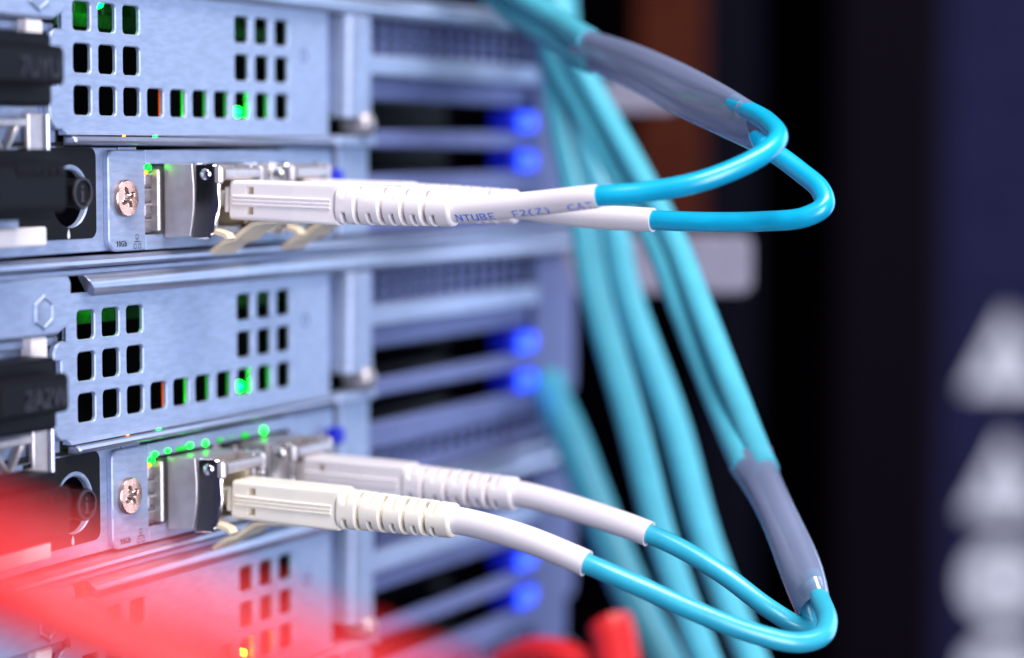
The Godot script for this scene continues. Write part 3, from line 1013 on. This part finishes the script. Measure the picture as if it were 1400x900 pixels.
# local frame of a plug: x 0 on its middle, y 0 on its axis, z 0 at its nose
func make_plug_meshes() -> void:
	var s := shape()
	s.box(v(-2.6, -1.95, 0), v(2.6, 1.95, 1.6), 0.25)
	s.box(v(-2.2, -2.6, 0.6), v(2.2, 2.6, 1.7), 0.3)
	s.box(v(-1.25, -1.25, -5), v(1.25, 1.25, 0.2), 0.3)
	nose_mesh = s.commit()
	# body: rounded box drawn through sections, open where the side face is set in
	s = shape()
	var rows := [[1.15, 2.75, 2.75, 0.0], [1.4, 2.98, 2.98, 0.0], [6.0, 3.0, 3.03, 0.0], [12.2, 3.0, 3.06, 0.0], [12.6, 3.0, 3.08, 0.0], [19.3, 2.55, 3.16, 0.0], [19.7, 2.4, 3.1, 0.0]]
	var rings := []
	for r in rows:
		var ring := PackedVector3Array()
		for q in Shape.rrect(0, 0, float(r[1]) * 2, float(r[2]) * 2, 0.55, 4):
			ring.append(Vector3(q.x, q.y, r[0]))
		rings.append(ring)
	for i in rings.size() - 1:
		for k in rings[i].size():
			var j: int = (k + 1) % rings[i].size()
			var a: Vector3 = rings[i][k]
			var b: Vector3 = rings[i][j]
			if a.x < -2.0 and b.x < -2.0 and absf(a.y - b.y) > 2.0 and (i >= 1 and i < 5):
				continue                                     # the long flat of the near side is drawn below
			s.quad(a, b, rings[i + 1][j], rings[i + 1][k])
	var n: int = rings[0].size()
	for k in n:
		s.tri(Vector3(0, 0, 1.15), rings[0][(k + 1) % n], rings[0][k])
		s.tri(Vector3(0, 0, 19.7), rings[-1][k], rings[-1][(k + 1) % n])
	# near side with two square windows, then sloping away
	var zs := [1.4, 4.1, 5.55, 12.2, 12.6, 19.3]
	var xa := [-2.98, -2.99, -2.995, -3.0, -3.0, -2.55]
	var hs := [2.43, 2.45, 2.46, 2.51, 2.53, 2.61]
	for i in 5:
		var ya := [-hs[i], -2.1, -0.98, 0.98, 2.1, hs[i]]
		var yb := [-hs[i + 1], -2.1, -0.98, 0.98, 2.1, hs[i + 1]]
		for j in 5:
			var a := v(xa[i], ya[j], zs[i])
			var b := v(xa[i + 1], yb[j], zs[i + 1])
			var c := v(xa[i + 1], yb[j + 1], zs[i + 1])
			var d := v(xa[i], ya[j + 1], zs[i])
			if i == 1 and (j == 1 or j == 3):
				var deep := Vector3(1.1, 0, 0)
				s.quad(a, a + deep, b + deep, b)
				s.quad(b, b + deep, c + deep, c)
				s.quad(c, c + deep, d + deep, d)
				s.quad(d, d + deep, a + deep, a)
				continue
			s.quad(a, b, c, d)
	# three fine ribs along that side
	for y in [-0.58, 0.0, 0.58]:
		for q in [[1.9, 12.4, -3.0, -3.0], [12.4, 18.6, -3.0, -2.59]]:
			var a0 := v(q[2], y - 0.24, q[0])
			var a1 := v(q[2] - 0.24, y - 0.1, q[0])
			var a2 := v(q[2] - 0.24, y + 0.1, q[0])
			var a3 := v(q[2], y + 0.24, q[0])
			var b0 := v(q[3], y - 0.24, q[1])
			var b1 := v(q[3] - 0.24, y - 0.1, q[1])
			var b2 := v(q[3] - 0.24, y + 0.1, q[1])
			var b3 := v(q[3], y + 0.24, q[1])
			s.quad(a0, b0, b1, a1)
			s.quad(a1, b1, b2, a2)
			s.quad(a2, b2, b3, a3)
			s.quad(a0, a1, a2, a3)
			s.quad(b0, b3, b2, b1)
	s.smooth = 30.0
	body_mesh = s.commit()
	s = shape()
	s.box(v(-1.95, -2.2, 4.0), v(-1.8, 2.2, 5.7), 0.02)
	pocket_mesh = s.commit()
	# ribbed boot
	s = shape()
	var nz := 150
	var na := 96
	var length := 18.9
	var grid := []
	var gaps := []           # middle, half width, whether the gap runs round the near side
	var z := 1.5
	var step := 2.15
	for i in 9:
		gaps.append([z, 0.30 if i % 2 == 0 else 0.36, i % 2 == 1])
		z += step
		step *= 0.955
	for i in nz + 1:
		var zi := length * i / nz
		var line := PackedVector3Array()
		var base := lerpf(3.18, 2.62, pow(zi / length, 0.9))
		base -= 0.35 * pow(maxf(0.0, 1.0 - zi / 0.45), 2.0) + 0.3 * pow(maxf(0.0, (zi - length + 0.4) / 0.4), 2.0)
		for k in na:
			var a := TAU * k / na
			var r := base
			var square := lerpf(0.14, 0.0, clampf(zi / 8.0, 0, 1))
			r *= 1.0 + square * (pow(absf(sin(2.0 * a)), 2.0) - 0.35)
			var about := cos(2.0 * a)           # +1 at the near and far sides, -1 at top and bottom
			for g in gaps:
				var off: float = absf(zi - g[0]) / g[1]
				if off < 1.35:
					var here := clampf((about + 0.82) / 0.10, 0, 1) if g[2] else clampf((-about + 0.72) / 0.12, 0, 1)
					r -= 1.05 * here * clampf((1.35 - off) / 0.45, 0, 1)
			line.append(Vector3(-cos(a) * r, sin(a) * r, zi))
		grid.append(line)
	for i in nz:
		for k in na:
			var j := (k + 1) % na
			s.quad(grid[i][k], grid[i + 1][k], grid[i + 1][j], grid[i][j])
	for k in na:
		var j := (k + 1) % na
		var into := Vector3(0, 0, -2.5)
		s.tri(Vector3.ZERO, grid[0][k], grid[0][j])
		s.quad(grid[nz][j], grid[nz][k], grid[nz][k] * Vector3(0.86, 0.86, 1), grid[nz][j] * Vector3(0.86, 0.86, 1))
		s.quad(grid[nz][j] * Vector3(0.86, 0.86, 1), grid[nz][k] * Vector3(0.86, 0.86, 1), grid[nz][k] * Vector3(0.86, 0.86, 1) + into, grid[nz][j] * Vector3(0.86, 0.86, 1) + into)
	s.fix(0)
	s.smooth = 50.0
	boot_mesh = s.commit()
	# tan release lever under the plug: a springy strip that curls down and back
	var upper := [Vector2(12.0, -2.6), Vector2(6.8, -2.9), Vector2(4.6, -3.3), Vector2(3.0, -4.3), Vector2(1.4, -5.6), Vector2(-0.4, -6.2), Vector2(-1.6, -6.9), Vector2(-2.9, -7.9)]
	var strip := PackedVector2Array()
	for q in upper:
		strip.append(q)
	for i in range(upper.size() - 1, -1, -1):
		strip.append(upper[i] + Vector2(0.55, -0.62))
	s = along_x(strip, -2.2, 4.6, 0.15)
	lever_mesh = s.commit()


func plug(parent: Node3D, at: Vector3, tilt: float, plastic: String) -> Transform3D:
	var o := MeshInstance3D.new()
	o.name = "fibre_plug"
	o.mesh = body_mesh
	o.material_override = mats[plastic]
	parent.add_child(o, true)
	o.transform = Transform3D(Basis(Vector3.RIGHT, tilt), at * MM)
	part("nose", nose_mesh, plastic, o)
	part("window_floor", pocket_mesh, "tan_plastic", o)
	part("boot", boot_mesh, plastic, o, v(0, 0, 19.4))
	part("release_lever", lever_mesh, "tan_plastic", o)
	return Transform3D(Basis(Vector3.RIGHT, tilt), at)


func nearest(line: PackedVector3Array, to: Vector3) -> int:
	var best := 0
	for i in line.size():
		if line[i].distance_squared_to(to) < line[best].distance_squared_to(to):
			best = i
	return best


func sleeve_and_strand(parent: Node3D, from: Transform3D, points: Array, sleeve_length: float, r0: float, r1: float, into: Vector3, out_of: Vector3, jacket := "aqua_jacket") -> Array:
	# a white sleeve over the strand, its line leaving the boot along the plug's axis; the jacket is stripped inside the clear sleeve
	var start: Vector3 = from * v(0, 0, 36.0)
	var line := smooth_line([start, from * v(0, 0, 39.5)] + points, 12)
	var cut := 0
	var run := 0.0
	var radii := PackedFloat32Array()
	while run < sleeve_length and cut < line.size() - 1:
		run += line[cut].distance_to(line[cut + 1])
		cut += 1
	var sub := line.slice(0, cut + 1)
	for i in sub.size():
		radii.append(lerpf(r0, r1, float(i) / (sub.size() - 1)))
	var s := shape()
	s.tube(sub, radii, 28, 1.0, Vector3.UP, 0.82)
	part("white_sleeve", s, "white_sleeving", parent)
	var a := nearest(line, into)
	var b := nearest(line, out_of)
	s = shape()
	s.tube(line.slice(maxi(0, cut - 8), a + 7), PackedFloat32Array([1.5]), 24)
	part("fibre_strand", s, jacket, parent)
	s = shape()
	s.tube(line.slice(a + 2, b), PackedFloat32Array([0.8]), 14)
	part("bare_fibre", s, "bare_fibre", parent)
	s = shape()
	s.tube(line.slice(b - 3), PackedFloat32Array([2.25]), 22)
	part("trunk_strand", s, "faded_aqua_jacket", parent)
	return [sub, line, a, b]


func between(line: PackedVector3Array, at: float) -> Vector3:
	var i := clampi(int(at), 0, line.size() - 2)
	return line[i].lerp(line[i + 1], at - i)


func clear_sleeve(parent: Node3D, one: Array, two: Array) -> void:
	var mid := PackedVector3Array()
	var sides := PackedVector3Array()
	var radii := PackedFloat32Array()
	for k in 31:
		var f := k / 30.0
		var p := between(one[1], lerpf(one[2], one[3], f))
		var q := between(two[1], lerpf(two[2], two[3], f))
		mid.append((p + q) / 2)
		sides.append((q - p).normalized())
		radii.append(p.distance_to(q) / 2 + 1.55)
	for k in 10:                                 # even out the steps of the sampling
		for i in range(1, 30):
			if k < 3:
				mid[i] = (mid[i - 1] + mid[i] * 2 + mid[i + 1]) / 4
			radii[i] = (radii[i - 1] + radii[i] * 2 + radii[i + 1]) / 4
			sides[i] = (sides[i - 1] + sides[i] * 2 + sides[i + 1]).normalized()
	var s := shape()
	s.tube(mid, radii, 32, 1.0, Vector3.UP, 0.92, sides, 2.15)
	part("clear_sleeve", s, "frosted_sleeve", parent)


func place_patch_cables() -> void:
	make_plug_meshes()
	# top pair
	var o := thing("fibre_patch_cable", "patch cable", "aqua twin fibre cable with white plugs in the top server, looping upward", Vector3.ZERO, "fibre patch cables")
	var a := plug(o, v(27.0, -14.62, 8.1), 0.028, "white_plastic")
	var b := plug(o, v(48.0, -14.75, 8.0), 0.028, "white_plastic")
	var one := sleeve_and_strand(o, a, [v(26.2, -14.9, 58), v(25.2, -13.6, 69.8), v(27.1, -13.0, 76.0), v(29.4, -11.7, 82.8), v(33.2, -9.5, 87.9), v(36.9, -7.3, 90.7), v(40.6, -5.3, 91.1), v(44.9, -3.1, 88.1), v(50.1, -0.9, 82.3), v(56.2, 2.4, 73.6), v(64.8, 6.8, 60.4), v(76.7, 11.1, 45.1), v(88.0, 15.0, 34.7), v(99.0, 21.6, 20.0), v(111.0, 29.4, 6.0)], 25.6, 2.05, 1.72, v(48.5, -1.5, 84), v(78.5, 11.8, 43.5))
	var two := sleeve_and_strand(o, b, [v(47.6, -17.0, 58), v(46.7, -17.5, 68.8), v(46.3, -17.7, 77.5), v(46.3, -17.5, 86.6), v(46.2, -16.8, 93.3), v(47.5, -15.2, 95.8), v(49.4, -12.9, 94.7), v(51.2, -10.3, 91.0), v(52.6, -7.4, 86.3), v(54.1, -4.1, 79.7), v(58.0, -0.4, 70.8), v(66.0, 4.4, 58.9), v(77.4, 8.2, 44.8), v(89.4, 12.5, 33.0), v(101.0, 18.9, 18.5), v(113.0, 26.8, 5.0)], 25.2, 2.1, 1.8, v(54.8, -7.2, 86.3), v(79.0, 8.8, 44.2))
	clear_sleeve(o, one, two)
	print_on_sleeve(o, one[0], "NTUBE  F2(Z)  CAT")
	# middle pair
	o = thing("fibre_patch_cable", "patch cable", "aqua twin fibre cable with white plugs in the middle server, drooping then rising", Vector3.ZERO, "fibre patch cables")
	a = plug(o, v(27.0, -60.55, 8.0), 0.03, "ivory_plastic")
	b = plug(o, v(48.0, -59.4, 8.0), 0.03, "white_plastic")
	one = sleeve_and_strand(o, a, [v(25.6, -63.2, 58), v(24.6, -66.0, 68.5), v(25.6, -68.7, 75.8), v(28.0, -72.2, 83.8), v(31.4, -75.3, 91.3), v(34.9, -76.8, 96.7), v(38.3, -76.4, 99.0), v(42.7, -75.0, 98.6), v(48.1, -72.5, 95.5), v(56.9, -66.7, 89.7), v(64.5, -60.8, 83.6), v(73.1, -56.5, 77.5), v(86.9, -46.5, 67.4), v(99.6, -34.2, 56.9), v(110.5, -22.7, 47.4), v(118.9, -11.7, 37.5), v(127.0, 0.5, 26.6), v(132.0, 11.3, 18.5), v(135.0, 22.6, 13.0), v(138.0, 34.0, 9.0)], 25.0, 2.1, 1.95, v(47.6, -72.8, 95.8), v(73.5, -56.2, 77.2), "pale_aqua_jacket")
	two = sleeve_and_strand(o, b, [v(47.2, -62.3, 58), v(46.2, -64.9, 69.3), v(46.2, -66.7, 74.3), v(46.0, -70.2, 81.5), v(46.6, -74.7, 88.2), v(49.0, -77.4, 92.2), v(51.0, -77.4, 93.1), v(50.8, -73.3, 92.0), v(57.6, -67.3, 86.6), v(65.2, -61.5, 80.4), v(73.7, -57.0, 74.2), v(91.1, -47.7, 62.5), v(102.8, -35.1, 52.2), v(112.7, -23.5, 43.0), v(122.0, -13.1, 32.6), v(129.5, -0.8, 22.0), v(135.0, 10.0, 13.5), v(139.0, 21.4, 8.0), v(142.0, 33.0, 5.0)], 25.4, 2.1, 1.95, v(51.0, -76.5, 92.6), v(76.0, -57.8, 74.0), "pale_aqua_jacket")
	clear_sleeve(o, one, two)


# lettering wrapped on the lower near side of a sleeve
func print_on_sleeve(parent: Node3D, line: PackedVector3Array, words: String) -> void:
	var s := lettering(words, 1.25, 0.02, true)
	var total := 0.0
	var runs := PackedFloat32Array([0.0])
	for i in line.size() - 1:
		total += line[i].distance_to(line[i + 1])
		runs.append(total)
	var wide := 0.0
	for q in s.p:
		wide = maxf(wide, q.x)
	var start := 3.0
	var stretch := (total - start - 0.35) / wide
	var eye := v(-277, -7, 201)
	for n in s.p.size():
		var q := s.p[n]
		var run := start + q.x * stretch
		var i := 0
		while i < runs.size() - 2 and runs[i + 1] < run:
			i += 1
		var f := (run - runs[i]) / (runs[i + 1] - runs[i])
		var c := line[i].lerp(line[i + 1], f)
		var t := (line[mini(i + 1, line.size() - 1)] - line[maxi(i - 1, 0)]).normalized()
		var to := (eye - c).normalized()
		to = (to - t * to.dot(t)).normalized()
		var up := to.cross(t)
		if up.y < 0:
			up = -up
		var r := lerpf(2.05, 1.72, run / total) + 0.035 + q.z * 0.2
		var angle := q.y / 2.0 - 0.72
		s.p[n] = c + to * cos(angle) * r + up * sin(angle) * r
	part("printed_words", s, "blue_ink", parent)


# ------------------------------------------------------------------ other cables
func place_loose_cables() -> void:
	var aqua := [
		["aqua cable hanging nearest the servers, left of the other trunks", [v(143.5, 34, 8), v(141.5, 16.8, 9), v(137.6, 6.5, 12), v(132.7, -6.4, 16.6), v(127.6, -20.2, 22.3), v(123.9, -32.8, 26.2), v(117.9, -57.8, 36.6), v(114.2, -78.2, 44.1), v(111.4, -98.4, 53.6), v(109.4, -111.8, 61.0)], 2.2],
		["aqua cable hanging straight down between the two other aqua cables", [v(151.5, 34, 6), v(152.8, 20.4, 6.5), v(148.9, 6.8, 9.6), v(143.7, -7.1, 16.4), v(139.0, -20.5, 23.1), v(135.6, -33.4, 27.4), v(130.4, -58.9, 39.8), v(126.0, -79.7, 48.1), v(122.5, -100.1, 58.5), v(120.5, -113.8, 66.1)], 2.3],
		["paler aqua cable slanting down beside the lower blue lights", [v(161.5, -55.6, -0.3), v(158.0, -57.5, 1.5), v(155.0, -60.1, 4.5), v(150.9, -65.4, 9.3), v(144.6, -74.6, 16.4), v(138.5, -85.1, 24.1), v(133.4, -94.8, 31.5), v(128.6, -104.5, 39.5), v(123.2, -116.3, 48.8)], 2.9]]
	for c in aqua:
		var s := tubed(c[1], c[2] * 1.3, 22, 8)
		label_thing(piece_of("aqua_cable", s, "faded_aqua_jacket"), "cable", c[0], "aqua cables hanging beside the rack")
	var s := tubed([v(-190.9, -23.2, 114.7), v(-187.0, -25.3, 118.6), v(-182.4, -27.5, 121.7), v(-178.3, -29.3, 123.6), v(-174.1, -31.6, 128.2), v(-169.7, -34.3, 133.2), v(-164.6, -37.2, 137.3), v(-159.3, -40.6, 142.0), v(-152.0, -45.7, 148.9)], 2.15, 22, 8)
	label_thing(piece_of("red_cable", s, "red_jacket"), "cable", "blurred red cable crossing the lower left corner, upper of the two", "red cables close to the viewer")
	s = tubed([v(-152.3, -30.0, 75.9), v(-147.3, -33.9, 82.3), v(-142.4, -38.1, 88.8), v(-138.6, -40.7, 92.5), v(-134.2, -44.2, 97.5), v(-130.3, -46.8, 101.5), v(-122.6, -52.9, 109.5)], 2.3, 22, 8)
	label_thing(piece_of("red_cable", s, "red_jacket"), "cable", "blurred red cable crossing the lower left corner, lower of the two", "red cables close to the viewer")
	s = tubed([v(123.4, -96.2, 30.0), v(122.8, -97.5, 30.8), v(121.1, -103.0, 32.7), v(119.1, -110.0, 34.5), v(118.9, -119.6, 35.8)], 4.4, 22, 8)
	label_thing(piece_of("red_cable", s, "red_jacket"), "cable", "thick red cable end rising at the bottom between the aqua cables")
	s = tubed([v(132, -108, 4), v(128, -104.5, 12), v(125.0, -104.0, 20), v(123.5, -107, 28), v(122.9, -114.8, 32.6)], 3.0, 20, 8)
	label_thing(piece_of("red_cable", s, "red_jacket"), "cable", "dark red cable bowing behind the thick red cable end at the bottom")


# ------------------------------------------------------------------ what stands behind
func place_surroundings() -> void:
	# directions in the horizontal plane: away from the viewer and to the viewer's right
	var right := Vector3(0.4319, 0, 0.9019)
	var face := Basis(right, Vector3.UP, right.cross(Vector3.UP).normalized())
	var s := boxed(v(1800, -900, -2500), v(1830, 1200, 1600), 1.0)
	var wall := piece_of("wall", s, "black_enamel")
	wall.set_meta("kind", "structure")
	label_thing(wall, "wall", "dark wall far behind the rack")
	# light grey bracket reaching out of the rack
	s = shape()
	s.xf = Transform3D(face, v(198, -32.0, 13))
	s.prism(Shape.rrect(-3.5, 0, 41, 12.8, 2.4, 6), -1.4, 0.0, 0.4, true)
	label_thing(piece_of("rack_bracket", s, "grey_enamel"), "bracket", "light grey rounded bracket jutting out right of the aqua cables")
	s = shape()
	s.xf = Transform3D(face, v(196, 5.0, 6.0))
	s.prism(Shape.rrect(0, 0, 16, 8.0, 2.4, 6), -1.2, 0.0, 0.4, true)
	label_thing(piece_of("rack_bracket", s, "grey_enamel"), "bracket", "small grey rounded bracket above, against the brown bar")
	# brown upright bar
	s = shape()
	s.xf = Transform3D(face, v(436.0, 0, -83.0))
	s.box(v(-11.4, -34, -6), v(11.4, 320, 0), 1.5)
	label_thing(piece_of("brown_upright", s, "brown_enamel"), "upright", "red brown upright bar behind the cables at the top")
	# dark posts and cabinet beyond
	s = shape()
	s.xf = Transform3D(face, v(486, 0, -70))
	s.box(v(-22, -400, -30), v(0, 400, 0), 2.0)
	label_thing(piece_of("rack_post", s, "post_enamel"), "post", "dark navy rack post right of the brown bar")
	s = shape()
	s.xf = Transform3D(face, v(594.7, 0, -56))
	s.box(v(-21, -600, -30), v(21, 600, 0), 3.0)
	label_thing(piece_of("rack_post", s, "plum_enamel"), "post", "wide dark plum rack post between the loops and the label")
	s = shape()
	s.xf = Transform3D(face, v(1010.6, 0, -111.5))
	s.box(v(-36, -900, -40), v(700, 900, 0), 4.0)
	label_thing(piece_of("cabinet", s, "navy_enamel"), "cabinet", "dark navy cabinet side at the far right")
	warning_label(Transform3D(face, v(1010.6, 0, -111.5)))


func warning_label(to: Transform3D) -> void:
	var o := thing("warning_label", "label", "white warning signs printed in a column on the navy cabinet")
	var mid := Vector2(2.0, 0)
	var list := [["triangle", -120.0], ["triangle", -190.0], ["circle", -249.0], ["circle", -303.0]]
	for k in list.size():
		var y: float = list[k][1]
		var s := shape()
		s.xf = to
		if list[k][0] == "triangle":
			s.prism(PackedVector2Array([mid + Vector2(-23, y - 21), mid + Vector2(23, y - 21), mid + Vector2(0, y + 24)]), 0.2, 0.6)
		else:
			s.prism(Shape.disc(mid.x, y, 22, 40), 0.2, 0.6)
		var sign_ := part("warning_sign", s, "white_ink", o)
		s = shape()
		s.xf = to
		if k == 0:
			s.prism(PackedVector2Array([mid + Vector2(3, y + 9), mid + Vector2(-7, y - 6), mid + Vector2(-1, y - 5), mid + Vector2(-3, y - 17), mid + Vector2(8, y - 1), mid + Vector2(1, y - 2)]), 0.6, 0.8)
		elif k == 1:
			s.prism(Shape.rrect(mid.x, y + 1, 5, 16, 2, 3), 0.6, 0.8)
			s.prism(Shape.disc(mid.x, y - 13, 3, 16), 0.6, 0.8)
		else:
			s.prism(Shape.rrect(mid.x, y, 7, 26, 3, 3), 0.6, 0.8)
		part("symbol", s, "navy_enamel", sign_)
